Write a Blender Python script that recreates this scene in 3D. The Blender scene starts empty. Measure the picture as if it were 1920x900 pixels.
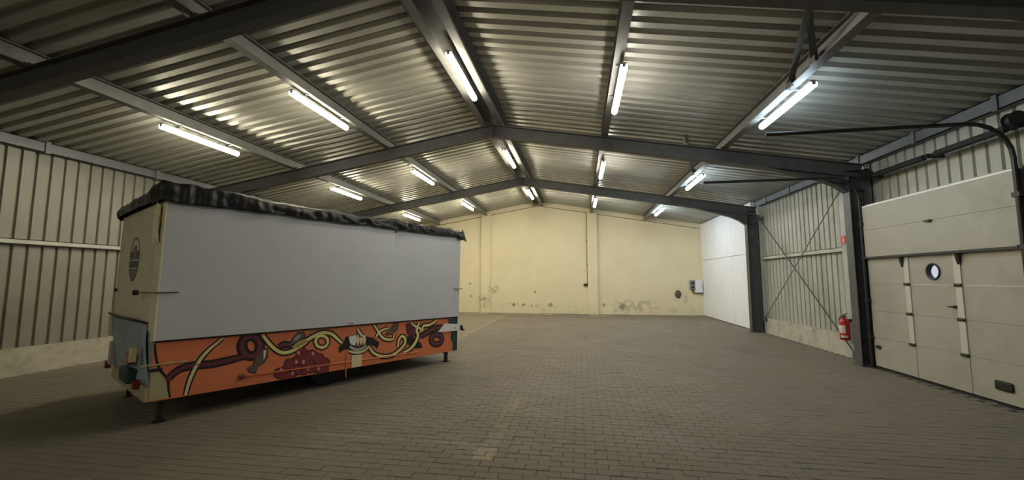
import bpy, bmesh, math, random
from mathutils import Vector, Matrix, noise
random.seed(7)
SC = bpy.context.scene
COL = SC.collection
R = math.radians

# ------------------------------------------------------------------ camera
cam_d = bpy.data.cameras.new('camera'); cam = bpy.data.objects.new('camera', cam_d); COL.objects.link(cam)
cam.location = (1.8755, 0, 1.6)
cam.rotation_euler = (R(90 + 5.323), 0, R(9.248))
cam_d.sensor_width = 36; cam_d.lens = 771.65 / 1920 * 36; cam_d.clip_start = .05; cam_d.clip_end = 200
SC.camera = cam

# ------------------------------------------------------------------ world: pale overcast daylight, seen only through the porthole and the gap under the door
w = bpy.data.worlds.new('overcast_sky'); SC.world = w; w.use_nodes = True
w.node_tree.nodes['Background'].inputs[0].default_value = (.86, .9, 1, 1)
w.node_tree.nodes['Background'].inputs[1].default_value = .42

# ------------------------------------------------------------------ exposure
vs = SC.view_settings
vs.view_transform = 'Standard'; vs.look = 'None'; vs.gamma = 1; vs.use_curve_mapping = False
vs.exposure = 1.05
LAMP = 36.0            # radiance of the luminaire diffusers

# ------------------------------------------------------------------ helpers
def tag(o, label=None, cat=None, group=None, kind=None):
    if label: o['label'] = label
    if cat: o['category'] = cat
    if group: o['group'] = group
    if kind: o['kind'] = kind
    return o

def empty(name, loc=(0, 0, 0), rot=(0, 0, 0), parent=None):
    o = bpy.data.objects.new(name, None); COL.objects.link(o)
    o.empty_display_size = .2; o.location = loc; o.rotation_euler = rot
    if parent: o.parent = parent
    return o

class MB:
    def __init__(s): s.v = []; s.f = []
    def add(s, vs, fs):
        b = len(s.v); s.v += [tuple(p) for p in vs]; s.f += [tuple(b + i for i in f) for f in fs]; return s
    def box(s, x0, x1, y0, y1, z0, z1):
        if x0 > x1: x0, x1 = x1, x0
        if y0 > y1: y0, y1 = y1, y0
        if z0 > z1: z0, z1 = z1, z0
        return s.add([(x0,y0,z0),(x1,y0,z0),(x1,y1,z0),(x0,y1,z0),(x0,y0,z1),(x1,y0,z1),(x1,y1,z1),(x0,y1,z1)],
                     [(0,3,2,1),(4,5,6,7),(0,1,5,4),(1,2,6,5),(2,3,7,6),(3,0,4,7)])
    def bevbox(s, x0, x1, y0, y1, z0, z1, b=.01):
        bm = bmesh.new(); bmesh.ops.create_cube(bm, size=1)
        for v in bm.verts:
            v.co = Vector(((x0+x1)/2 + v.co.x*(x1-x0), (y0+y1)/2 + v.co.y*(y1-y0), (z0+z1)/2 + v.co.z*(z1-z0)))
        bmesh.ops.bevel(bm, geom=bm.edges[:], offset=b, segments=2, profile=.5, affect='EDGES')
        bm.verts.index_update()
        s.add([v.co[:] for v in bm.verts], [[v.index for v in f.verts] for f in bm.faces]); bm.free(); return s
    def obox(s, p0, p1, wa, wb, up=(0, 0, 1)):
        """bar from p0 to p1, wa across (sideways), wb along up"""
        p0 = Vector(p0); p1 = Vector(p1); d = (p1 - p0).normalized(); u = Vector(up)
        a = d.cross(u).normalized(); u = a.cross(d).normalized()
        vs = []
        for p in (p0, p1):
            for i, j in ((-1,-1),(1,-1),(1,1),(-1,1)): vs.append(p + a*wa/2*i + u*wb/2*j)
        return s.add(vs, [(0,1,2,3),(7,6,5,4),(0,4,5,1),(1,5,6,2),(2,6,7,3),(3,7,4,0)])
    def ibeam(s, p0, p1, depth, width, up=(0, 0, 1), tf=.014, tw=.009):
        """I section between the centre points p0, p1; depth along up"""
        p0 = Vector(p0); p1 = Vector(p1); d = (p1 - p0).normalized(); u = Vector(up)
        a = d.cross(u).normalized(); u = a.cross(d).normalized()
        off = u * (depth/2 - tf/2)
        s.obox(p0 + off, p1 + off, width, tf, u); s.obox(p0 - off, p1 - off, width, tf, u)
        return s.obox(p0, p1, tw, depth - 2*tf, u)
    def tube(s, pts, r, n=10, cap=True):
        pts = [Vector(p) for p in pts]; rr = r if isinstance(r, (list, tuple)) else [r]*len(pts)
        b = len(s.v); ref = None
        for i, p in enumerate(pts):
            d = (pts[min(i+1, len(pts)-1)] - pts[max(i-1, 0)]).normalized()
            if ref is None: ref = Vector((0,0,1)) if abs(d.z) < .9 else Vector((1,0,0))
            a = d.cross(ref).normalized(); c = a.cross(d).normalized(); ref = c
            for k in range(n):
                t = 2*math.pi*k/n; s.v.append(tuple(p + (a*math.cos(t) + c*math.sin(t))*rr[i]))
        for i in range(len(pts)-1):
            for k in range(n):
                k2 = (k+1) % n
                s.f.append((b+i*n+k, b+i*n+k2, b+(i+1)*n+k2, b+(i+1)*n+k))
        if cap:
            s.f.append(tuple(b+k for k in reversed(range(n)))); e = b+(len(pts)-1)*n; s.f.append(tuple(e+k for k in range(n)))
        return s
    def lathe(s, prof, origin=(0,0,0), axis=(0,0,1), n=20):
        """prof: list of (r, h) along axis"""
        ax = Vector(axis).normalized(); a = ax.orthogonal().normalized(); c = ax.cross(a); o = Vector(origin); b = len(s.v)
        for r, h in prof:
            for k in range(n):
                t = 2*math.pi*k/n; s.v.append(tuple(o + ax*h + (a*math.cos(t)+c*math.sin(t))*r))
        for i in range(len(prof)-1):
            for k in range(n):
                k2 = (k+1) % n; s.f.append((b+i*n+k, b+i*n+k2, b+(i+1)*n+k2, b+(i+1)*n+k))
        s.f.append(tuple(b+k for k in reversed(range(n)))); e = b+(len(prof)-1)*n; s.f.append(tuple(e+k for k in range(n)))
        return s
    def prism(s, pts, d):
        """polygon pts (3D, planar) extruded by vector d"""
        n = len(pts); d = Vector(d); P = [Vector(p) for p in pts]
        return s.add(P + [p + d for p in P], [tuple(reversed(range(n))), tuple(range(n, 2*n))] + [(i, (i+1) % n, n+(i+1) % n, n+i) for i in range(n)])
    def mesh(s, name, mat=None, smooth=False):
        m = bpy.data.meshes.new(name); m.from_pydata(s.v, [], s.f)
        if mat: m.materials.append(mat)
        bm = bmesh.new(); bm.from_mesh(m); bmesh.ops.recalc_face_normals(bm, faces=bm.faces[:]); bm.to_mesh(m); bm.free()
        if smooth:
            for p in m.polygons: p.use_smooth = True
        m.update(); return m
    def build(s, name, mat, parent=None, smooth=False, kind=None):
        o = bpy.data.objects.new(name, s.mesh(name, mat, smooth)); COL.objects.link(o)
        if parent: o.parent = parent
        if kind: o['kind'] = kind
        return o

def link_copy(o, parent, loc=None):
    c = o.copy(); COL.objects.link(c); c.parent = parent
    if loc is not None: c.location = loc
    return c

def smooth_by_angle(o, a=40):
    for p in o.data.polygons: p.use_smooth = True
    try: o.data.set_sharp_from_angle(angle=R(a))
    except Exception: pass
    return o

# ------------------------------------------------------------------ materials
def NT(name):
    m = bpy.data.materials.new(name); m.use_nodes = True; t = m.node_tree
    return m, t, t.nodes['Principled BSDF']
def N(t, typ, **kw):
    n = t.nodes.new(typ)
    for k, v in kw.items():
        if hasattr(n, k): setattr(n, k, v)
        else: n.inputs[k].default_value = v
    return n
def ramp(t, src, stops):
    r = t.nodes.new('ShaderNodeValToRGB'); t.links.new(src, r.inputs[0]); e = r.color_ramp.elements
    while len(e) < len(stops): e.new(.5)
    for i, (p, c) in enumerate(stops):
        e[i].position = p; e[i].color = (c, c, c, 1) if isinstance(c, (int, float)) else (*c, 1)
    return r.outputs[0]
def mixc(t, fac, a, b, mode='MIX'):
    m = t.nodes.new('ShaderNodeMix'); m.data_type = 'RGBA'; m.blend_type = mode
    for i, x in ((0, fac), (6, a), (7, b)):
        if hasattr(x, 'is_linked'): t.links.new(x, m.inputs[i])
        elif i == 0: m.inputs[0].default_value = x
        else: m.inputs[i].default_value = (*x, 1)
    return m.outputs[2]
def math_(t, op, a, b=0.0, c=None):
    n = t.nodes.new('ShaderNodeMath'); n.operation = op
    for i, x in enumerate((a, b, c)):
        if x is None: continue
        if hasattr(x, 'is_linked'): t.links.new(x, n.inputs[i])
        else: n.inputs[i].default_value = x
    return n.outputs[0]
def wpos(t):
    return t.nodes.new('ShaderNodeNewGeometry').outputs['Position']
def wnoise(t, scale, detail=4, rough=.55, stretch=None, vec=None):
    p = vec or wpos(t)
    if stretch:
        mp = t.nodes.new('ShaderNodeVectorMath'); mp.operation = 'MULTIPLY'; t.links.new(p, mp.inputs[0]); mp.inputs[1].default_value = stretch; p = mp.outputs[0]
    n = t.nodes.new('ShaderNodeTexNoise'); n.inputs['Scale'].default_value = scale; n.inputs['Detail'].default_value = detail; n.inputs['Roughness'].default_value = rough
    t.links.new(p, n.inputs['Vector']); return n.outputs['Fac']
def bump(t, b, h, strength=.2, dist=.01):
    n = t.nodes.new('ShaderNodeBump'); n.inputs['Strength'].default_value = strength; n.inputs['Distance'].default_value = dist
    t.links.new(h, n.inputs['Height']); t.links.new(n.outputs[0], b.inputs['Normal'])

def plain(name, c, rough=.6, metal=0, var=.12, scale=6, dirt=None, dirt_scale=2.5, stretch=None):
    m, t, b = NT(name)
    n = wnoise(t, scale, 5)
    col = mixc(t, ramp(t, n, [(.3, 0.), (.7, 1.)]), tuple(x*(1-var) for x in c), tuple(min(1, x*(1+var)) for x in c))
    if dirt:
        col = mixc(t, ramp(t, wnoise(t, dirt_scale, 6, .65, stretch), [(.5, 0.), (.72, .75)]), col, dirt)
    t.links.new(col, b.inputs['Base Color']); b.inputs['Roughness'].default_value = rough; b.inputs['Metallic'].default_value = metal
    return m

M = {}
M['steel'] = plain('painted_dark_steel', (.085, .086, .088), .5, .2, .15)
M['purlin'] = plain('galvanised_purlin', (.165, .165, .158), .6, .15, .15, 4)
M['eave'] = plain('galvanised_eave_beam', (.14, .145, .15), .55, .15, .12, 4)
M['girt'] = plain('pale_girt', (.42, .42, .37), .55, .1, .1)
M['sheet_cream_dim'] = plain('cream_wall_sheet_dimmed', (.225, .218, .18), .5, .0, .06, 3, (.17, .16, .12), 1.6, (1, 1, .35))  # left wall: same sheeting as the right, its dimness put into the colour
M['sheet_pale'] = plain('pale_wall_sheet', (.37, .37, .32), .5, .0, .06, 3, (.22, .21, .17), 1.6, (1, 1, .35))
M['flash'] = plain('pale_flashing', (.40, .40, .36), .5, 0, .1, 5, (.2, .2, .18))
M['plinth'] = plain('concrete_plinth', (.43, .41, .33), .85, 0, .12, 8, (.2, .19, .15), 3)
M['door'] = plain('door_cream', (.36, .34, .29), .5, 0, .04, 3, (.28, .255, .21), 1.2)
M['door_strip'] = plain('door_strip', (.52, .50, .44), .45, 0, .04)
M['black'] = plain('black_rubber', (.012, .012, .013), .6, 0, .1)
M['iron'] = plain('dark_iron', (.035, .036, .038), .45, .5, .1)
M['white'] = plain('white_paint', (.81, .82, .86), .5, 0, .03, 2)
M['grey_plastic'] = plain('grey_plastic', (.22, .23, .25), .5, 0, .05)
M['red'] = plain('extinguisher_red', (.42, .015, .02), .25, 0, .05)
M['sign_red'] = plain('sign_red', (.65, .08, .05), .4, 0, .05)
M['label'] = plain('paper_label', (.6, .55, .52), .5, 0, .1, 30)
M['housing'] = plain('lamp_housing', (.62, .62, .60), .4, 0, .04)
M['slab'] = plain('backing', (.12, .12, .11), .9, 0, .1)
M['chrome'] = plain('chrome', (.6, .6, .62), .2, 1, .02)
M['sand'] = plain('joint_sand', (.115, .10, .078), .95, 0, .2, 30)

# roof sheets: dull galvanised steel with streaky soiling along the fall
def roof_mat():
    m, t, b = NT('galvanised_roof_sheet')
    n = wnoise(t, 1.4, 5, .6, (.35, 2.0, 1))
    col = mixc(t, ramp(t, n, [(.3, 0.), (.75, 1.)]), (.33, .325, .285), (.44, .435, .39))
    t.links.new(col, b.inputs['Base Color']); b.inputs['Metallic'].default_value = .3
    t.links.new(ramp(t, wnoise(t, 3, 4, .6, (.3, 3, 1)), [(.3, .27), (.7, .44)]), b.inputs['Roughness'])
    bump(t, b, wnoise(t, 5, 2, .5, (.25, 1, 1)), .12, .01)
    return m
M['roof'] = roof_mat()

# painted masonry gable: cream paint, faint courses, scuffs near the floor
def gable_mat():
    m, t, b = NT('cream_painted_masonry')
    p = wpos(t); sp = t.nodes.new('ShaderNodeSeparateXYZ'); t.links.new(p, sp.inputs[0])
    n = wnoise(t, 1.1, 6, .6)
    col = mixc(t, ramp(t, n, [(.25, 0.), (.75, 1.)]), (.74, .655, .44), (.82, .735, .52))
    def spot(x, z, rx, rz, c, amt, col, nz=9, thr=.45):
        dx = math_(t, 'DIVIDE', math_(t, 'SUBTRACT', sp.outputs[0], x), rx); dz = math_(t, 'DIVIDE', math_(t, 'SUBTRACT', sp.outputs[2], z), rz)
        d = math_(t, 'SQRT', math_(t, 'ADD', math_(t, 'MULTIPLY', dx, dx), math_(t, 'MULTIPLY', dz, dz)))
        inside = ramp(t, d, [(.35, 1.), (1., 0.)])
        f = math_(t, 'MULTIPLY', math_(t, 'MULTIPLY', inside, ramp(t, wnoise(t, nz, 5, .7), [(thr, 0.), (thr+.12, 1.)])), amt)
        return mixc(t, f, col, c)
    dk = (.13, .11, .07)
    col = spot(-2.1, 1.1, .28, .30, (.20, .18, .13), .8, col)
    col = spot(-2.15, 1.25, .12, .16, (.8, .76, .6), .9, col, 3, .2)
    col = spot(-2.55, .55, .45, .38, (.26, .23, .16), .8, col, 7)
    for x, z, r in ((-1.15, .38, .10), (-.7, .36, .10), (.55, .38, .13), (-.15, .98, .07), (-3.25, 1.35, .07), (-3.2, .78, .08), (3.75, .35, .2), (2.95, .4, .1)):
        col = spot(x, z, r, r*1.1, dk, .85, col, 12, .36)
    col = spot(4.3, .45, 1.3, .28, (.33, .30, .2), .7, col, 6, .47)
    col = spot(-.6, .35, 1.6, .16, (.36, .33, .22), .7, col, 8, .5)
    col = spot(6.45, .72, .12, .3, (.3, .29, .22), .7, col, 8, .42)
    col = spot(3.0, .2, 5.5, .22, (.40, .36, .24), .6, col, 5, .5)
    t.links.new(col, b.inputs['Base Color']); b.inputs['Roughness'].default_value = .75
    br = t.nodes.new('ShaderNodeTexBrick'); cb = t.nodes.new('ShaderNodeCombineXYZ')
    t.links.new(sp.outputs[0], cb.inputs[0]); t.links.new(sp.outputs[2], cb.inputs[1]); t.links.new(cb.outputs[0], br.inputs['Vector'])
    br.inputs['Scale'].default_value = 1; br.inputs['Brick Width'].default_value = .5; br.inputs['Row Height'].default_value = .24; br.inputs['Mortar Size'].default_value = .006; br.inputs['Mortar Smooth'].default_value = .4
    h = math_(t, 'ADD', math_(t, 'MULTIPLY', br.outputs['Fac'], -1.), math_(t, 'MULTIPLY', wnoise(t, 14, 4), .6))
    bump(t, b, h, .18, .01)
    return m
M['gable'] = gable_mat()

# concrete block pavers: each block its own tone, worn paint lines, oil marks
def paver_mat():
    m, t, b = NT('concrete_block_paver')
    p = wpos(t); sp = t.nodes.new('ShaderNodeSeparateXYZ'); t.links.new(p, sp.inputs[0]); X, Y = sp.outputs[0], sp.outputs[1]
    row = math_(t, 'FLOOR', math_(t, 'DIVIDE', Y, .1))
    off = math_(t, 'MULTIPLY', math_(t, 'MODULO', math_(t, 'ADD', row, 1000.), 2.), .5)
    cell = math_(t, 'FLOOR', math_(t, 'ADD', math_(t, 'DIVIDE', X, .2), off))
    cb = t.nodes.new('ShaderNodeCombineXYZ'); t.links.new(row, cb.inputs[0]); t.links.new(cell, cb.inputs[1])
    wn = t.nodes.new('ShaderNodeTexWhiteNoise'); wn.noise_dimensions = '3D'; t.links.new(cb.outputs[0], wn.inputs['Vector'])
    col = mixc(t, wn.outputs['Value'], (.168, .144, .108), (.188, .162, .123))
    col = mixc(t, ramp(t, wnoise(t, .55, 5, .6), [(.35, 0.), (.7, .8)]), col, (.205, .176, .136))
    col = mixc(t, ramp(t, wnoise(t, 1.3, 6, .7, (1, .5, 1)), [(.55, 0.), (.8, .65)]), col, (.098, .087, .072))
    col = mixc(t, ramp(t, wnoise(t, 60, 3, .6), [(.3, 0.), (.8, .35)]), col, (.2, .175, .14))
    def band(v, c, h):
        return ramp(t, math_(t, 'DIVIDE', math_(t, 'ABSOLUTE', math_(t, 'SUBTRACT', v, c)), h), [(.6, 1.), (1., 0.)])
    wear = ramp(t, wnoise(t, 7, 6, .7), [(.42, 0.), (.62, 1.)]); wear2 = ramp(t, wnoise(t, 3, 6, .7), [(.35, 0.), (.6, 1.)])
    def mul(*a):
        r = a[0]
        for x in a[1:]: r = math_(t, 'MULTIPLY', r, x)
        return r
    pale = (.34, .28, .19)
    l1 = mul(band(X, 1.02, .09), band(Y, 4.75, 1.25), wear2, .42)           # long worn line
    l2 = mul(band(Y, 4.03, .045), band(X, -.15, 1.3), wear2, .5)            # cross line
    l3 = mul(band(X, .98, .12), band(Y, 3.86, .16), wear, .65)               # flaking blob
    l4 = mul(band(Y, 18.62, .16), band(X, 0., 4.2), ramp(t, wnoise(t, 1.1, 3), [(.5, 0.), (.6, 1.)]), .9)
    l5 = mul(band(X, -1.33, .10), band(Y, 14.5, 4.6), wear2, .7)
    area = mul(math_(t, 'LESS_THAN', X, -1.33), math_(t, 'GREATER_THAN', Y, 9.8), .45)
    col = mixc(t, area, col, (.25, .215, .145))
    for l in (l1, l2, l5): col = mixc(t, l, col, pale)
    col = mixc(t, l3, col, (.5, .42, .27)); col = mixc(t, l4, col, (.62, .58, .48))
    t.links.new(col, b.inputs['Base Color'])
    t.links.new(ramp(t, wnoise(t, 1.2, 5, .6), [(.3, .62), (.7, .85)]), b.inputs['Roughness'])
    bump(t, b, wnoise(t, 45, 4, .6), .15, .004)
    return m
M['paver'] = paver_mat()

def emit(name, c, s):
    m, t, b = NT(name); b.inputs['Base Color'].default_value = (.8, .8, .8, 1)
    b.inputs['Emission Color'].default_value = (*c, 1); b.inputs['Emission Strength'].default_value = s
    return m
for i, g in enumerate((1., 1.05, 1.5)):          # lamp strength rises towards the back
    M['tube_warm%d' % i] = emit('lit_diffuser_warm', (1, .92, .69), LAMP*g)
    M['tube_neutral%d' % i] = emit('lit_diffuser_neutral', (1, .95, .83), LAMP*g)
    M['tube_cool%d' % i] = emit('lit_diffuser_cool', (.70, .88, 1), LAMP*g*(.55, .72, .72)[i])
def glass():
    m = bpy.data.materials.new('window_pane'); m.use_nodes = True; t = m.node_tree; t.nodes.clear()
    o = t.nodes.new('ShaderNodeOutputMaterial'); mx = t.nodes.new('ShaderNodeMixShader'); a = t.nodes.new('ShaderNodeBsdfTransparent'); g = t.nodes.new('ShaderNodeBsdfGlossy')
    g.inputs['Roughness'].default_value = .05; a.inputs[0].default_value = (.92, .92, .95, 1); mx.inputs[0].default_value = .08
    t.links.new(a.outputs[0], mx.inputs[1]); t.links.new(g.outputs[0], mx.inputs[2]); t.links.new(mx.outputs[0], o.inputs[0]); return m
M['glass'] = glass()


# ================================================================== the hall
WX = 7.30                       # inner face of the plinth walls
Y0, YB = -6.0, 19.1             # front and back ends
SL = .169                       # roof slope
def zr(x): return 5.20 - SL*abs(x)      # underside of the roof sheets
FR = (3.87, 8.71, 13.55)        # portal frames

# ---- floor: sand bed + block pavers (0.20 x 0.10, running bond)
floor = tag(MB().box(-7.5, 7.45, Y0, YB+.2, -.25, -.012).build('floor', M['sand']), kind='structure')
LW, LD, JT = .2, .1, .0035
def paver_geo(mb, cx, cy, z=0, tx=0, ty=0):
    a, c = (LW-JT)/2, (LD-JT)/2; bv = .0035
    vs = []
    for dx, dy, zz in ((a, c, -.012), (a, c, -.003), (a-bv, c-bv, 0)):
        for sx, sy in ((-1,-1),(1,-1),(1,1),(-1,1)):
            vs.append((cx+sx*dx, cy+sy*dy, z + zz + (tx*sx*dx + ty*sy*dy if zz > -.01 else 0)))
    fs = [(8,9,10,11)]
    for r in (0, 4):
        for k in range(4): fs.append((r+k, r+(k+1) % 4, r+4+(k+1) % 4, r+4+k))
    mb.add(vs, fs)
cells = []
fy = Vector((-math.sin(R(9.248)), math.cos(R(9.248)))); rt = Vector((math.cos(R(9.248)), math.sin(R(9.248))))
for r in range(-10, int((YB)/LD)+1):
    cy = (r + .5)*LD; odd = (r + 1000) % 2
    if cy + LD/2 > YB: continue
    for c in range(-37, 38):
        cx = (c + .5 - .5*odd)*LW
        if cx < -7.32 or cx > (7.08 if 5.7 < cy < 8.6 else 7.28): continue
        d = Vector((cx - 1.8755, cy)); dep = d.dot(fy); lat = d.dot(rt)
        inv = dep > 3.30 and abs(lat) < dep*1.28
        cells.append((not inv, d.length, cx, cy))
cells.sort()
pm = MB(); paver_geo(pm, 0, 0); pmesh = pm.mesh('paver', M['paver'])
field = MB()
for i, (_, _, cx, cy) in enumerate(cells):
    dz = random.uniform(-.0025, .0015); tx = random.gauss(0, .004); ty = random.gauss(0, .005)
    if i < 300:
        o = bpy.data.objects.new('paver', pmesh); COL.objects.link(o); o.parent = floor
        sh = random.choice((0, 0, 0, 0, .006, -.005)); o.location = (cx + random.uniform(-.001, .001), cy + sh*.5, dz)
        o.rotation_euler = (ty*.6, -tx, random.gauss(0, .006))
    else:
        paver_geo(field, cx, cy, dz, tx, ty)
fo = field.build('paver_field', M['paver'], floor); fo['kind'] = 'stuff'
# concrete apron outside the door
tag(MB().box(7.46, 12, 3, 11, -.3, -.03).build('floor_apron', M['plinth']), kind='structure')

# ---- ceiling: roof deck with trapezoidal sheets under it
def slope_slab(mb, x1, x2, z_off, th, y0, y1):
    for sx in (-1, 1):
        mb.prism([(sx*x1, y0, zr(x1)+z_off), (sx*x2, y0, zr(x2)+z_off), (sx*x2, y0, zr(x2)+z_off+th), (sx*x1, y0, zr(x1)+z_off+th)], (0, y1-y0, 0))
rd = MB(); slope_slab(rd, 0, 7.75, .075, .12, Y0-.2, YB+.4)
ceiling = tag(rd.build('ceiling', M['slab']), kind='structure')
PIT = .235
def roof_sheet_mesh(sx):
    mb = MB(); n = 4; xs = (0.03, 2.5, 4.9, 7.62); prof = []
    for k in range(n):
        b = k*PIT
        prof += [(b, 0), (b+.110, 0), (b+.135, .058), (b+.210, .058)]
    prof.append((n*PIT, 0)); prof.append((n*PIT+.05, -.001))
    for i, x in enumerate(xs):
        for y, z in prof: mb.v.append((sx*x, y, zr(x)+z))
    L = len(prof)
    for i in range(len(xs)-1):
        for j in range(L-1): mb.f.append((i*L+j, i*L+j+1, (i+1)*L+j+1, (i+1)*L+j))
    return mb.mesh('roof_sheet', M['roof'])
sm = {s: roof_sheet_mesh(s) for s in (-1, 1)}
y = YB - .0
k = 0
while y > Y0:
    y -= 4*PIT
    for s in (-1, 1):
        o = bpy.data.objects.new('roof_sheet', sm[s]); COL.objects.link(o); o.parent = ceiling; o.location = (0, y + (.012 if k % 2 else 0), .004*(k % 2))
    k += 1
MB().prism([(-.34, Y0, zr(.34)-.012), (.34, Y0, zr(.34)-.012), (0, Y0, zr(0)+.0)], (0, YB-Y0, 0)).build('ridge_capping', M['steel'], ceiling)

# ---- gable wall at the back
def gable(y0, y1, mat, name):
    z7 = zr(7.6)+.1
    return tag(MB().prism([(-7.6, y0, -.2), (7.6, y0, -.2), (7.6, y0, z7), (0, y0, zr(0)+.1), (-7.6, y0, z7)], (0, y1-y0, 0)).build(name, mat), kind='structure')
wall_back = gable(YB, YB+.3, M['gable'], 'wall_back')
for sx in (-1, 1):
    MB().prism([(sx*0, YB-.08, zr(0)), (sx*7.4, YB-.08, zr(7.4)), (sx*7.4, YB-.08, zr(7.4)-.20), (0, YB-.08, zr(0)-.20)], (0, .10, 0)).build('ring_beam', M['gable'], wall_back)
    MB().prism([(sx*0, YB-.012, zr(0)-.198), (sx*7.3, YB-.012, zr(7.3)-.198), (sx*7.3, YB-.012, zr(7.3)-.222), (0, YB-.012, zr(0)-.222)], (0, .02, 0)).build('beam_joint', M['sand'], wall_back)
    MB().box(sx*2.26, sx*2.69, YB-.12, YB+.05, 0, zr(2.69)-.02).build('pilaster', M['gable'], wall_back)
wall_front = gable(Y0-.3, Y0, M['white'], 'wall_front')

# ---- side walls
def sheet_profile_mesh(z0, z1, n=5, pitch=.2, depth=.04, name='wall_sheet', mat='sheet_cream_dim'):
    """lies in the plane x = 0, grooves go towards +x (away from the hall)"""
    mb = MB(); prof = []
    for k in range(n):
        b = k*pitch; prof += [(b, 0), (b+.150, 0), (b+.162, depth), (b+.190, depth)]
    prof.append((n*pitch, 0))
    for z in (z0, z1):
        for yy, x in prof: mb.v.append((x, yy, z))
    L = len(prof)
    for j in range(L-1): mb.f.append((j, j+1, L+j+1, L+j))
    return mb.mesh(name, M[mat])
wall_left = tag(MB().box(-7.75, -7.47, Y0-.2, YB+.2, -.25, 4.2).build('wall_left', M['slab']), kind='structure')
msh = sheet_profile_mesh(.43, 3.97)
ml = msh.copy(); ml.transform(Matrix.Scale(-1, 4, (1, 0, 0))); ml.flip_normals()
y = Y0
while y < YB - .05:
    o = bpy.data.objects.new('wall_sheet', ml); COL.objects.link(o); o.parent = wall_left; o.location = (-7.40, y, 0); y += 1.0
    if y + 1 > YB + .15: y = min(y, YB - 1.0 + .0001) if y < YB - .05 else y
MB().box(-7.47, -7.33, Y0, YB, -.2, .445).build('plinth', M['plinth'], wall_left)
def c_rail(mb, x0, x1, y0, y1, z0, z1, sx):
    mb.box(x0, x1, y0, y1, z1-.012, z1); mb.box(x0, x1, y0, y1, z0, z0+.012)
    xi = x0 if sx < 0 else x1
    return mb.box(min(x0, x1) if sx > 0 else max(x0, x1)-.012, (min(x0, x1)+.012) if sx > 0 else max(x0, x1), y0, y1, z0, z1)
c_rail(MB(), -7.40, -7.31, Y0, YB, 2.165, 2.255, -1).build('girt', M['girt'], wall_left)
eb = c_rail(MB(), -7.40, -7.29, Y0, YB, 3.785, 3.97, -1).build('eave_beam', M['eave'], wall_left)
y = -2.0
while y < 19:
    MB().box(-7.292, -7.268, y, y+.07, 3.77, 3.985).build('cleat', M['eave'], wall_left); y += 1.9
msp = sheet_profile_mesh(.43, 3.97, mat='sheet_pale')
DY0, DY1, DZ = 5.78, 8.50, 2.92      # door opening
wr = MB()
wr.box(7.47, 7.75, Y0-.2, DY0-.02, -.25, 4.2); wr.box(7.47, 7.75, DY1+.02, YB+.2, -.25, 4.2); wr.box(7.47, 7.75, DY0-.02, DY1+.02, DZ, 4.2)
wall_right = tag(wr.build('wall_right', M['slab']), kind='structure')
for y in (-6, -5, -4, -3, -2, -1, 0, 1, 2, 3, 4):
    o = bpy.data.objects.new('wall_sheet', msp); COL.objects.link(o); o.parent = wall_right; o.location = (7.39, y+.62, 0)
msd = sheet_profile_mesh(DZ+.0, 3.97, mat='sheet_pale')
for y in (5.62, 6.62, 7.62):
    o = bpy.data.objects.new('wall_sheet', msd); COL.objects.link(o); o.parent = wall_right; o.location = (7.39, y+.05, 0)
for y in (9.5, 10.5, 11.5, 12.5):
    o = bpy.data.objects.new('wall_sheet', msp); COL.objects.link(o); o.parent = wall_right; o.location = (7.39, y+.05, 0)
for a, c in ((Y0, DY0-.14), (8.72, 13.62)):
    MB().box(7.30, 7.47, a, c, -.2, .44).build('plinth', M['plinth'], wall_right)
c_rail(MB(), 7.31, 7.40, 9.5, 13.5, 2.15, 2.25, 1).build('girt', M['girt'], wall_right)
c_rail(MB(), 7.28, 7.40, Y0, YB, 3.785, 3.97, 1).build('eave_beam', M['eave'], wall_right)
y = -2.0
while y < 13.5:
    MB().box(7.258, 7.282, y, y+.07, 3.77, 3.985).build('cleat', M['eave'], wall_right); y += 1.35
MB().box(7.285, 7.40, 8.72, 9.55, 0, 3.80).build('flashing', M['flash'], wall_right)
MB().box(7.285, 7.40, 13.42, 13.62, .44, 3.80).build('flashing', M['flash'], wall_right)
# white lining boards of the last bay
for (a, c) in ((13.68, 15.5), (15.5, 17.3), (17.3, YB-.005)):
    for (z0, z1) in ((.012, 2.37), (2.37, zr(7.16)-.02)):
        MB().bevbox(7.16, 7.46, a+.006, c-.006, z0+.006, z1-.006, .006).build('lining_board', M['white'], wall_right)

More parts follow.
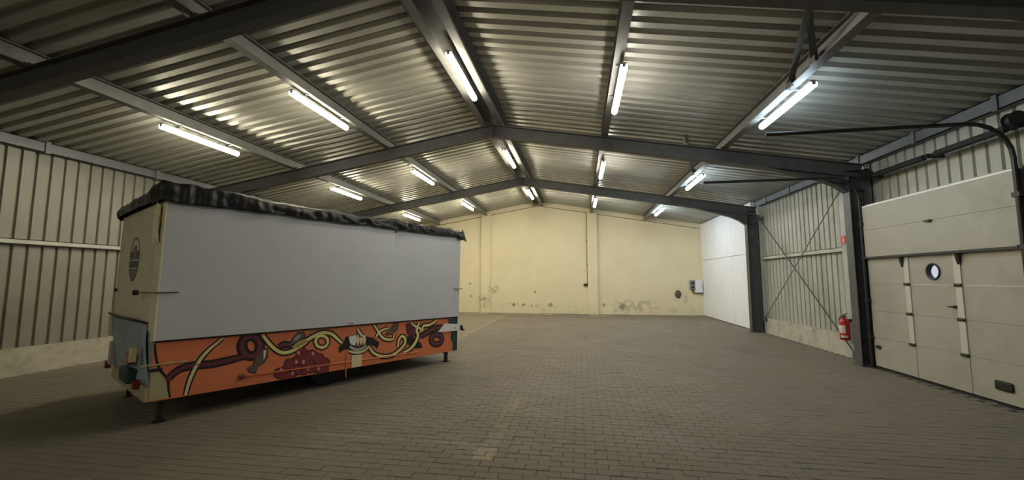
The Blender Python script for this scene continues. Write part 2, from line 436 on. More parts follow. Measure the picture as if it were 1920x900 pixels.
# ---- portal frames
def frame(yf, label):
    f = empty('portal_frame', (0, yf, 0)); tag(f, label, 'steel frame', 'steel portal frames')
    dep, wid = .265, .15
    za, xe = 4.722, 7.10                      # underside at the apex, column centre line
    for sx in (-1, 1):
        mb = MB()
        up = Vector((sx*SL, 0, 1)).normalized(); h = dep/2*math.sqrt(1+SL*SL)
        mb.ibeam((0, 0, za+h), (sx*7.24, 0, za+h-SL*7.24), dep, wid, up)
        mb.build('rafter', M['steel'], f)
        cm = MB(); xc = sx*xe
        cm.ibeam((xc, 0, .02), (xc, 0, za-SL*xe+.02), .30, .20, (sx, 0, 0))
        cm.build('column', M['steel'], f)
        MB().box(xc-.18, xc+.18, -.13, .13, 0, .022).build('base_plate', M['steel'], f)
        pts = [(5.55, 0), (6.18, -.085), (6.5, -.125), (6.75, -.20), (6.96, -.32)]
        low = [(x, za - SL*x + d) for x, d in pts]
        hm = MB()
        hm.prism([(sx*x, -.006, z) for x, z in low] + [(sx*6.96, -.006, za-SL*6.96+.01), (sx*5.55, -.006, za-SL*5.55+.01)], (0, .012, 0))
        for (xa, z1), (xb, z2) in zip(low, low[1:]): hm.obox((sx*xa, 0, z1), (sx*xb, 0, z2), .15, .014)
        hm.build('haunch', M['steel'], f)
        for zz in (za-SL*6.95-.28, za-SL*6.95+.10):
            MB().box(sx*6.965, sx*7.235, -.09, .09, zz, zz+.012).build('stiffener', M['steel'], f)
        for dx in (2.45, 4.78):
            MB().box(sx*dx-.05, sx*dx+.05, -.05, .05, za+dep+.012-SL*dx-.01, za+dep+.012-SL*dx+.05).build('purlin_cleat', M['steel'], f)
    MB().box(-.012, .012, -.085, .085, za-.03, za+dep+.02).build('apex_plate', M['steel'], f)
    return f
for yf, l in zip(FR, ('dark steel portal frame nearest the camera, its rafters crossing the top of the view',
                      'dark steel portal frame behind the trailer and at the left edge of the sectional door',
                      'dark steel portal frame farthest back, its column beside the white boarded wall')): frame(yf, l)

# ---- purlins
def purlin(x, label, w=.13):
    mb = MB(); zt = zr(x)-.004; up = (0, 0, 1)
    mb.ibeam((x, Y0, zt-.10), (x, YB-.082, zt-.10), .20, w, up, .010, .008)
    o = mb.build('roof_purlin', M['purlin']); tag(o, label, 'beam', 'roof purlins')
    return o
purlin(-4.78, 'grey steel roof purlin nearest the left wall, carrying three lamps')
purlin(-2.45, 'grey steel roof purlin halfway between left lamp row and the ridge')
purlin(-.155, 'left one of the two ridge purlins flanking the dark ridge gap', .12)
purlin(.205, 'right one of the two ridge purlins flanking the dark ridge gap', .12)
purlin(2.45, 'grey steel roof purlin just right of the ridge')
purlin(4.78, 'grey steel roof purlin nearest the door side, carrying the bluish lamps')

# ---- wind bracing on the door-side wall and in the roof
def rod(name, label, a, c, r=.016, flat=False, group=None, mat='steel'):
    t = empty(name, a); tag(t, label, 'brace', group)
    d = Vector(c) - Vector(a)
    if flat: MB().obox((0,0,0), d, .07, .012).build('bar', M['steel'], t)
    else: MB().tube([(0,0,0), d], r, 8).build('bar', M[mat], t)
    for p in (Vector((0,0,0)), d):
        MB().bevbox(p.x-.03, p.x+.012, p.y-.07, p.y+.07, p.z-.07, p.z+.07, .008).build('gusset', M['steel'], t)
    return t
rod('wind_brace', 'thin steel wall brace falling from the far column top towards the red extinguisher', (7.24, 13.33, 3.42), (7.20, 9.20, .10), group='crossed wall braces')
rod('wind_brace', 'thin steel wall brace rising from the far column foot towards the near column top', (7.26, 13.33, .42), (7.255, 9.12, 3.66), .011, mat='purlin', group='crossed wall braces')
rod('roof_brace', 'flat dark steel bar from the nearest rafter to the door-side purlin', (4.10, 3.95, zr(4.1)-.05), (4.74, 5.9, zr(4.74)-.16), flat=True, group='flat roof braces')
rod('roof_brace', 'short dark steel strut beside the flat roof bar above the bluish lamp', (4.22, 4.40, zr(4.22)-.04), (4.70, 5.25, zr(4.7)-.16), flat=True, group='flat roof braces')
rod('roof_brace', 'flat dark steel bar from the middle rafter to the door-side purlin', (4.10, 8.80, zr(4.1)-.05), (4.74, 10.7, zr(4.74)-.16), flat=True, group='flat roof braces')

# ================================================================== sectional door
door = tag(empty('door_1', (7.10, DY0, 0)), 'cream sectional overhead door with a wicket door and round window', kind='structure')
def D(mb, name, mat, parent=None, **k):           # build in world coordinates, parent to the door
    o = mb.build(name, mat, parent or door, **k)
    if parent is None:
        o.data.transform(Matrix.Translation((-7.10, -DY0, 0)))
    else: o.data.transform(Matrix.Translation((-7.10, -DY0, 0)))
    return o
ZS = [.035, .55, 1.03, 1.505, 1.965, 2.47, 2.905]
WC, WZ, WR_ = 7.10, 1.70, .115
for i in range(6):
    z0, z1 = ZS[i]+.0012, ZS[i+1]-.0012; xf = 7.10 if i < 4 else 7.07
    mb = MB()
    if i == 3:
        # section with the round hole
        n = 32; yy0, yy1 = WC-.2, WC+.2
        mb.box(xf, xf+.04, DY0, yy0, z0, z1); mb.box(xf, xf+.04, yy1, DY1, z0, z1)
        ang = [2*math.pi*k/n for k in range(n)]
        def sq(a):
            c, s = math.cos(a), math.sin(a); m = max(abs(c), abs(s)); c, s = c/m, s/m
            return WC + .2*c, (WZ + s*((z1-WZ) if s > 0 else (WZ-z0)))
        vs = []
        for x in (xf, xf+.04):
            for a in ang: vs.append((x, WC+WR_*math.cos(a), WZ+WR_*math.sin(a)))
            for a in ang: q = sq(a); vs.append((x, q[0], q[1]))
        fs = []
        for k in range(n):
            k2 = (k+1) % n
            fs += [(k, k2, n+k2, n+k), (2*n+k, 3*n+k, 3*n+k2, 2*n+k2), (k, 2*n+k, 2*n+k2, k2)]
        mb.add(vs, fs)
    else:
        mb.bevbox(xf, xf+.04, DY0, DY1, z0, z1, .002)
    D(mb, 'door_section', M['door'])
D(MB().box(7.025, 7.10, DY0, DY1, 1.952, 1.985), 'bottom_rail', M['iron'])
D(MB().box(7.075, 7.11, DY0, DY1, 2.905, 2.925), 'lit_top_edge', M['white'])  # white strip standing in for the bright light along the door top
D(MB().box(7.03, 7.075, 7.0, 7.1, 2.445, 2.475), 'joint_clip', M['iron'])
for yc in (7.60, 6.69):
    D(MB().bevbox(7.085, 7.10, yc-.05, yc+.05, .56, 1.95, .004), 'wicket_stile', M['door_strip'])
    D(MB().bevbox(7.093, 7.10, yc-.05, yc+.05, .05, .55, .003), 'wicket_stile', M['door'])
    for z in ZS[1:4]:
        D(MB().bevbox(7.068, 7.088, yc-.055, yc-.004, z-.022, z+.022, .004).bevbox(7.068, 7.088, yc+.004, yc+.055, z-.022, z+.022, .004).tube([(7.07, yc-.05, z), (7.07, yc+.05, z)], .010, 8), 'hinge', M['iron'])
    s = .06 if yc > 7 else -.05
    D(MB().prism([(7.03, yc+s-.04, 1.952), (7.09, yc+s-.04, 1.952), (7.09, yc+s-.01, 1.78)], (0, .05, 0)), 'stay_bracket', M['iron'])
D(MB().lathe([(.022, 0), (.022, .02), (.012, .025), (.012, .05)], (7.10, 6.78, 1.20), (-1, 0, 0), 12).tube([(7.05, 6.78, 1.20), (7.05, 6.84, 1.20)], .011, 8), 'handle', M['iron'])
rg = MB(); n = 32; prof = [(.105, -.015), (.105, .05), (.128, .05), (.128, -.012), (.118, -.018)]
for r, h in prof:
    for k in range(n): a = 2*math.pi*k/n; rg.v.append((7.10+h, WC+r*math.cos(a), WZ+r*math.sin(a)))
for i in range(len(prof)):
    for k in range(n):
        j = (i+1) % len(prof); rg.f.append((i*n+k, i*n+(k+1) % n, j*n+(k+1) % n, j*n+k))
ring = smooth_by_angle(D(rg, 'window_ring', M['iron']))
D(MB().lathe([(.106, 0), (.106, .006)], (7.12, WC, WZ), (1, 0, 0), 32), 'window_pane', M['glass'], ring)
ring.children[0].name = 'window_pane'
D(MB().bevbox(7.075, 7.10, 6.09, 6.31, .20, .315, .02), 'vent_plate', M['black'])
for k in range(4): D(MB().box(7.070, 7.078, 6.12, 6.28, .222+.022*k, .232+.022*k), 'vent_slat', M['iron'])
D(MB().bevbox(7.07, 7.10, 8.33, 8.43, .36, .42, .01), 'bolt_lock', M['iron'])
# rubber seal with two worn gaps
for a, c in ((DY0, 5.98), (6.10, 6.32), (6.50, DY1)): D(MB().box(7.10, 7.14, a, c, .006, .05), 'bottom_seal', M['black'])
for a, c in ((5.98, 6.10), (6.32, 6.50)): D(MB().box(7.10, 7.14, a, c, .022, .05), 'bottom_seal', M['black'])
for s, yy in ((-1, DY0), (1, DY1)):
    D(MB().box(7.12, 7.50, yy-.02 if s > 0 else yy-.13, yy+.13 if s > 0 else yy+.02, 0, DZ+.03), 'jamb', M['iron'])
    yt = yy + s*.03
    pts = [(7.06, yt, .02), (7.06, yt, 2.95)] + [(6.62+.44*math.cos(a), yt, 3.05+.44*math.sin(a)) for a in [R(x) for x in (0, 15, 30, 45, 60, 75, 90)]] + [(4.33, yt, 3.49)]
    D(MB().tube(pts, .026, 8), 'track', M['iron'])
    for z in (.55, 1.2, 1.97, 2.6): D(MB().bevbox(7.03, 7.10, yt-.05, yt+.05, z-.03, z+.03, .005), 'roller_bracket', M['iron'])
    D(MB().lathe([(.035, -.05), (.11, -.05), (.11, -.04), (.085, -.03), (.085, .03), (.11, .04), (.11, .05), (.035, .05)], (7.16, yy - s*.02, 3.52), (0, 1, 0), 24), 'cable_drum', M['iron'])
D(MB().box(7.12, 7.50, DY0, DY1, DZ-.03, DZ+.03), 'lintel', M['plinth'])
D(MB().tube([(7.20, DY0-.12, 3.47), (7.20, DY1+.12, 3.47)], .016, 10), 'spring_shaft', M['iron'])
for a, c in ((5.95, 7.0), (7.2, 8.3)):
    sp = MB(); m_ = 60
    sp.tube([(7.20, a+(c-a)*k/m_, 3.47) for k in range(m_+1)], [.050 if k % 2 else .042 for k in range(m_+1)], 10); D(sp, 'torsion_spring', M['iron'])
for yy in (7.1, 8.38): D(MB().box(7.15, 7.40, yy-.012, yy+.012, 3.43, 3.50), 'shaft_bracket', M['iron'])

# ================================================================== fire extinguisher and its sign
ex = empty('fire_extinguisher', (7.155, 9.42, .36)); tag(ex, 'red fire extinguisher hung on the pale flashing beside the dark column', 'extinguisher')
smooth_by_angle(MB().lathe([(.06, 0), (.082, .004), (.088, .02), (.088, .36), (.078, .40), (.045, .435), (.028, .445), (.028, .46)], (0,0,0), (0,0,1), 24).build('cylinder', M['red'], ex))
smooth_by_angle(MB().lathe([(.0895, 0), (.0895, .012)], (0,0,.035), (0,0,1), 24).build('foot_band', M['black'], ex))
lb = MB()
for k in range(11):
    a = R(150 + 10*k); 
    for z in (.14, .30): lb.v.append((.0892*math.cos(a), .0892*math.sin(a), z))
for k in range(10): lb.f.append((2*k, 2*k+2, 2*k+3, 2*k+1))
lb.build('paper_label', M['label'], ex)
lb2 = MB()
for k in range(9):
    a = R(190 + 10*k)
    for z in (.055, .10): lb2.v.append((.0892*math.cos(a), .0892*math.sin(a), z))
for k in range(8): lb2.f.append((2*k, 2*k+2, 2*k+3, 2*k+1))
lb2.build('paper_label', M['label'], ex)
MB().lathe([(.02, .455), (.024, .46), (.024, .49), (.012, .495)], (0,0,0), (0,0,1), 14).build('valve', M['iron'], ex)
MB().obox((0, .02, .50), (0, -.10, .535), .02, .012).obox((0, .02, .485), (0, -.09, .475), .02, .010).build('handle_lever', M['iron'], ex)
MB().tube([(0, .02, .47), (-.02, .07, .46), (-.03, .105, .40), (-.03, .105, .2), (-.03, .10, .06)], .011, 8).build('hose', M['black'], ex, smooth=True)
MB().box(.085, .128, -.02, .02, .36, .42).build('wall_hook', M['iron'], ex)
sg = empty('fire_sign', (7.28, 9.47, 2.30)); tag(sg, 'small red fire-equipment sign high on the pale flashing above the extinguisher', 'sign')
MB().bevbox(-.006, .005, -.06, .06, 0, .18, .002).build('sign_plate', M['sign_red'], sg)
MB().box(-.0075, -.005, -.03, .0, .05, .12).build('sign_mark', M['label'], sg)

# ================================================================== fittings on the back wall
eb = empty('distribution_box', (6.98, YB, .98)); tag(eb, 'white electrical cabinet on the yellow wall beside the white boards', 'electrical box')
MB().bevbox(-.15, .15, -.15, 0, 0, .54, .01).build('cabinet', M['white'], eb)
MB().bevbox(-.135, .135, -.162, -.15, .015, .525, .005).build('cabinet_door', M['white'], eb)
MB().bevbox(.10, .12, -.172, -.16, .24, .31, .004).build('latch', M['grey_plastic'], eb)
MB().box(-.14, .16, -.10, 0, -.035, -.0).build('cable_tray', M['iron'], eb)
so = empty('socket_panel', (6.72, YB, 1.12)); tag(so, 'grey socket unit left of the white electrical cabinet', 'socket')
MB().bevbox(-.10, .10, -.12, 0, 0, .40, .015).build('casing', M['grey_plastic'], so)
for z in (.10, .28): MB().lathe([(.055, 0), (.055, .03), (.045, .035)], (0, -.12, z), (0, -1, 0), 16).build('socket', M['iron'], so)
MB().tube([(0, -.04, 0), (.02, -.04, -.10), (.05, -.04, -.17), (.085, -.04, -.18)], .02, 8).build('cable', M['black'], so, smooth=True)
ov = empty('oval_cover', (6.13, YB, .91)); tag(ov, 'dark oval cover on the yellow wall left of the grey socket unit', 'wall cover')
om = MB().lathe([(.13, 0), (.13, .02), (.11, .045), (.06, .06), (.0, .062)], (0,0,0), (0,-1,0), 24); om.v = [(x, y_, z*1.4) for x, y_, z in om.v]
smooth_by_angle(om.build('cover', plain('oval_cover', (.11, .105, .07), .7), ov))
MB().bevbox(-.02, .02, -.07, -.055, -.03, .03, .004).build('knob', M['iron'], ov)
cd = empty('switch_conduit', (2.235, YB, 0)); tag(cd, 'thin dark conduit down the yellow wall ending in a small black switch box', 'conduit')
MB().tube([(0, -.03, zr(2.2)-.2), (0, -.03, 1.36)], .010, 8).build('pipe', plain('brown_conduit', (.16, .13, .08), .6), cd)
MB().bevbox(-.17, .02, -.09, 0, 1.26, 1.36, .01).build('switch_box', M['black'], cd)
for z in (2.2, 3.3): MB().box(-.03, .03, -.045, 0, z, z+.03).build('pipe_clip', M['iron'], cd)

# ================================================================== luminaires
def luminaire():
    t = empty('batten_lamp')
    L = 1.545
    hs = []
    h = MB(); h.bevbox(-.043, .043, -L/2, L/2, -.022, .008, .006); h.build('housing', M['housing'], t)
    d = MB(); n = 10
    n = 14
    pr = [(.048*math.cos(a), -.048 - .044*math.sin(a)) for a in [R(-52) + R(284)*k/n for k in range(n+1)]]
    ys = (-L/2+.006, L/2-.006)
    for y_ in ys:
        for x, z in pr: d.v.append((x, y_, z))
    L_ = len(pr)
    for k in range(L_-1): d.f.append((k, k+1, L_+k+1, L_+k))
    d.f.append(tuple(range(L_))); d.f.append(tuple(reversed(range(L_, 2*L_))))
    d.build('diffuser', M['tube_warm0'], t)
    for s in (-1, 1):
        e = MB(); yy = s*(L/2-.008)
        e.prism([(x*.55, yy, -.04 + (z+.05)*.55) for x, z in pr], (0, s*.012, 0)); e.build('end_cap', M['housing'], t)
        MB().box(-.050, .050, s*.45-.006, s*.45+.006, -.040, -.010).build('clip', M['chrome'], t)
    return t
proto = luminaire()
ROW = {'row nearest the left wall': (-4.85, 4.13, (6.30, 11.03, 15.83), 'tube_warm', -4.78),
       'row left of the ridge': (-2.51, 4.53, (6.31, 11.07, 15.87), 'tube_warm', -2.45),
       'ridge row': (.035, 4.915, (6.28, 10.95, 15.8), 'tube_warm', None),
       'row right of the ridge': (2.506, 4.46, (6.18, 10.81, 15.55), 'tube_neutral', 2.45),
       'bluish row nearest the door': (4.91, 4.155, (6.45, 11.27, 16.12), 'tube_cool', 4.78)}
kids = list(proto.children); meshes = {}; first = True
for rn, (x, z, ys, mt, px) in ROW.items():
    ys = ys + ((-3.4,) if x < 1 else ())          # unseen lamps added behind the viewer to brighten trailer end and near-left floor
    for bay, (y, w) in enumerate(zip(ys, ('nearest', 'middle', 'farthest', None))):
        if first: t = proto; parts = kids
        else:
            t = proto.copy(); COL.objects.link(t); parts = []
            for ch in kids:
                c = ch.copy(); COL.objects.link(c); c.parent = t; parts.append(c)
        first = False
        for c in parts:
            if c.name.startswith('diffuser'):
                mk = mt + str(bay % 3)
                if mk not in meshes: meshes[mk] = c.data.copy(); meshes[mk].materials[0] = M[mk]
                c.data = meshes[mk]
        t.location = (x, y, z)
        tag(t, 'lit fluorescent batten lamp, %s of three in the %s' % (w, rn) if w else 'unseen lamp added behind the viewer to brighten the trailer, on the %s' % rn, 'ceiling lamp', 'batten lamps under the roof')
        for s in (-1, 1):
            top = zr(x) - (.205 if px else .03)
            b = MB()
            if px: b.box(px-x-.03, .03, s*.5-.015, s*.5+.015, top-z-.012, top-z) if px < x else b.box(-.03, px-x+.03, s*.5-.015, s*.5+.015, top-z-.012, top-z)
            b.box(-.012, .012, s*.5-.01, s*.5+.01, .0, top-z)
            b.build('hanger', M['purlin'], t)

# ================================================================== sales trailer (local axes: x along its long side, y towards the left wall, z up)
tr = empty('sales_trailer', (-2.755, 3.896, 0), (0, .013, R(60.9)))
tag(tr, 'closed sales trailer with grey shutter, black tarpaulin roof and graffiti-painted orange skirt', 'trailer')
TL, TW = 4.61, 2.44
T = {}
T['grey'] = plain('shutter_grey', (.56, .58, .625), .55, 0, .03, 2)
T['cream'] = plain('trailer_cream', (.74, .70, .53), .55, 0, .05, 3, (.60, .56, .41), 1.4)
T['post'] = plain('trailer_post', (.78, .73, .52), .5, 0, .08, 8)
T['orange'] = plain('skirt_orange', (.70, .20, .085), .5, 0, .06, 4, (.58, .15, .065), 2)
T['blue'] = plain('blue_grey_tarp', (.30, .36, .41), .6, 0, .1, 5)
T['tarp'] = plain('black_tarpaulin', (.013, .013, .015), .45, 0, .2, 6)
T['olive'] = plain('paint_olive', (.42, .38, .22), .6, 0, .06)
T['maroon'] = plain('paint_maroon', (.13, .025, .035), .5, 0, .15, 12)
T['redp'] = plain('paint_red', (.22, .03, .035), .5, 0, .2, 10)
T['cream_p'] = plain('paint_cream', (.74, .62, .38), .55, 0, .06)
T['yellow'] = plain('paint_yellow', (.80, .66, .26), .55, 0, .1, 9)
T['brown'] = plain('paint_brown', (.12, .09, .075), .55, 0, .15, 9)
T['blackp'] = plain('paint_black', (.014, .010, .010), .55, 0, .1)
T['whitep'] = plain('paint_white', (.76, .75, .72), .5, 0, .04)
T['greyp'] = plain('paint_grey', (.38, .37, .33), .5, 0, .08)
T['pink'] = plain('paint_pink', (.62, .30, .27), .5, 0, .06)
T['green'] = plain('paint_green', (.012, .045, .042), .5, 0, .08)
T['lamp_red'] = plain('lamp_red', (.16, .02, .02), .25, 0, .05)
T['logo_dark'] = plain('logo_dark', (.085, .09, .08), .6, 0, .1)
T['logo_mid'] = plain('logo_mid', (.19, .19, .15), .6, 0, .1)
COLS = {'olive': 'olive', 'black': 'blackp', 'maroon': 'maroon', 'cream': 'cream_p', 'brown': 'brown', 'white': 'whitep', 'grey': 'greyp', 'yellow': 'yellow', 'red': 'redp', 'pink': 'pink', 'bone': 'cream_p', 'green': 'green'}

bd = MB(); bd.box(.02, TL-.02, .03, TW, 1.07, 2.50); bd.build('body', T['cream'], tr)
MB().box(.03, TL-.03, .04, 1.9, .34, 1.08).build('lower_body', M['iron'], tr)
# end wall: cream panel with a slightly proud frame
MB().bevbox(0, .03, .30, TW, 1.075, 2.50, .006).build('end_panel', T['cream'], tr)
MB().bevbox(-.012, .04, .02, .12, .90, 2.48, .01).build('corner_post', T['post'], tr)
MB().bevbox(-.004, .03, .17, .29, 1.0, 2.48, .01).build('corner_post', T['post'], tr)
MB().box(0.012, .03, .12, .17, .95, 2.48).build('post_gap', M['black'], tr)
fm = MB(); rnd = random.Random(3)
for k in range(7):
    for j in range(9): fm.v.append((-.02 - .035*rnd.random(), .05+.2*j/8, 2.02+.42*k/6 - .03*math.cos(j)))
for k in range(6):
    for j in range(8): fm.f.append((k*9+j, k*9+j+1, (k+1)*9+j+1, (k+1)*9+j))
fo_ = fm.build('crumpled_film', T['post'], tr); fo_.modifiers.new('solidify', 'SOLIDIFY').thickness = .006
# shutter
sh = MB().bevbox(0.0, TL, -.045, .03, .915, 2.50, .006).build('shutter', T['grey'], tr)
MB().bevbox(3.078, 3.084, -.047, -.04, 2.18, 2.45, .001).build('seam_strip', T['greyp'], sh)
MB().box(-.012, .004, -.05, .02, .915, 2.48).build('edge_trim', T['post'], tr)
MB().lathe([(.018, 0), (.018, .012), (.008, .016)], (3.07, -.045, 2.43), (0, -1, 0), 12).build('bolt', M['iron'], tr)
for u in (2.30, 2.345): MB().lathe([(.014, 0), (.014, .012), (.006, .016)], (u, -.045, .955), (0, -1, 0), 12).build('bolt', M['chrome'], tr)
MB().tube([(-.10, .60, 1.43), (-.10, .10, 1.44), (-.06, -.06, 1.44), (.17, -.062, 1.445)], .006, 8).lathe([(.03, 0), (.03, .05)], (-.11, .62, 1.43), (1, 0, 0), 12).build('locking_rod', M['iron'], tr)
MB().tube([(4.45, -.055, 1.46), (4.68, -.055, 1.458)], .010, 8).build('locking_rod', M['chrome'], tr)
MB().lathe([(.025, 0), (.025, .04)], (-.03, 2.36, 1.43), (1, 0, 0), 10).build('bolt', M['iron'], tr)
# skirt and its painting
sk = MB().bevbox(.005, TL-.0, -.006, .03, .262, .915, .004).build('skirt', T['orange'], tr)
MB().bevbox(.02, TL, 1.88, 1.91, .30, 1.08, .004).build('rear_skirt', T['orange'], tr)
MB().box(.0, TL, -.02, .0, .896, .916).build('drip_edge', T['blackp'], tr)
def spline(P, closed=False, sub=6):
    n = len(P); out = []
    rng = range(n-1)
    for i in rng:
        p1, p2 = P[i], P[i+1]
        p0 = P[i-1] if i > 0 else (P[-2] if closed else p1); p3 = P[i+2] if i+2 < n else (P[1] if closed else p2)
        for k in range(sub):
            t = k/sub; t2 = t*t; t3 = t2*t
            out.append(tuple(.5*((2*b) + (-a+c)*t + (2*a-5*b+4*c-d)*t2 + (-a+3*b-3*c+d)*t3) for a, b, c, d in zip(p0, p1, p2, p3)))
    out.append(P[-1]); return out
def ribbon(mb, P, w, y0, th, taper=True):
    n = len(P); L = []
    for i, p in enumerate(P):
        a, c = P[max(i-1, 0)], P[min(i+1, n-1)]; d = Vector((c[0]-a[0], c[1]-a[1]))
        if d.length < 1e-6: d = Vector((1, 0))
        d.normalize(); nn = Vector((-d.y, d.x)); ww = w*(.75 + .25*math.sin(math.pi*i/(n-1))) if taper else w
        L.append(((p[0]+nn.x*ww/2, p[1]+nn.y*ww/2), (p[0]-nn.x*ww/2, p[1]-nn.y*ww/2)))
    b = len(mb.v)
    cl = lambda q: (min(max(q[0], .008), TL-.004), min(max(q[1], .266), .892))
    for l, r in L:
        l, r = cl(l), cl(r)
        mb.v += [(l[0], y0, l[1]), (r[0], y0, r[1]), (l[0], y0-th, l[1]), (r[0], y0-th, r[1])]
    for i in range(n-1):
        o = b + 4*i
        mb.f += [(o+2, o+3, o+7, o+6), (o, o+2, o+6, o+4), (o+1, o+5, o+7, o+3)]
    return mb
def flat(mb, P, y0, th, grow=0):
    cx = sum(p[0] for p in P)/len(P); cz = sum(p[1] for p in P)/len(P); Q = []
    for x, z in P:
        d = Vector((x-cx, z-cz)); l = max(d.length, 1e-6); d = d*(1+grow/l)
        Q.append((min(max(cx+d.x, .008), TL-.004), min(max(cz+d.y, .266), .892)))
    return mb.prism([(x, y0, z) for x, z in Q], (0, -th, 0))
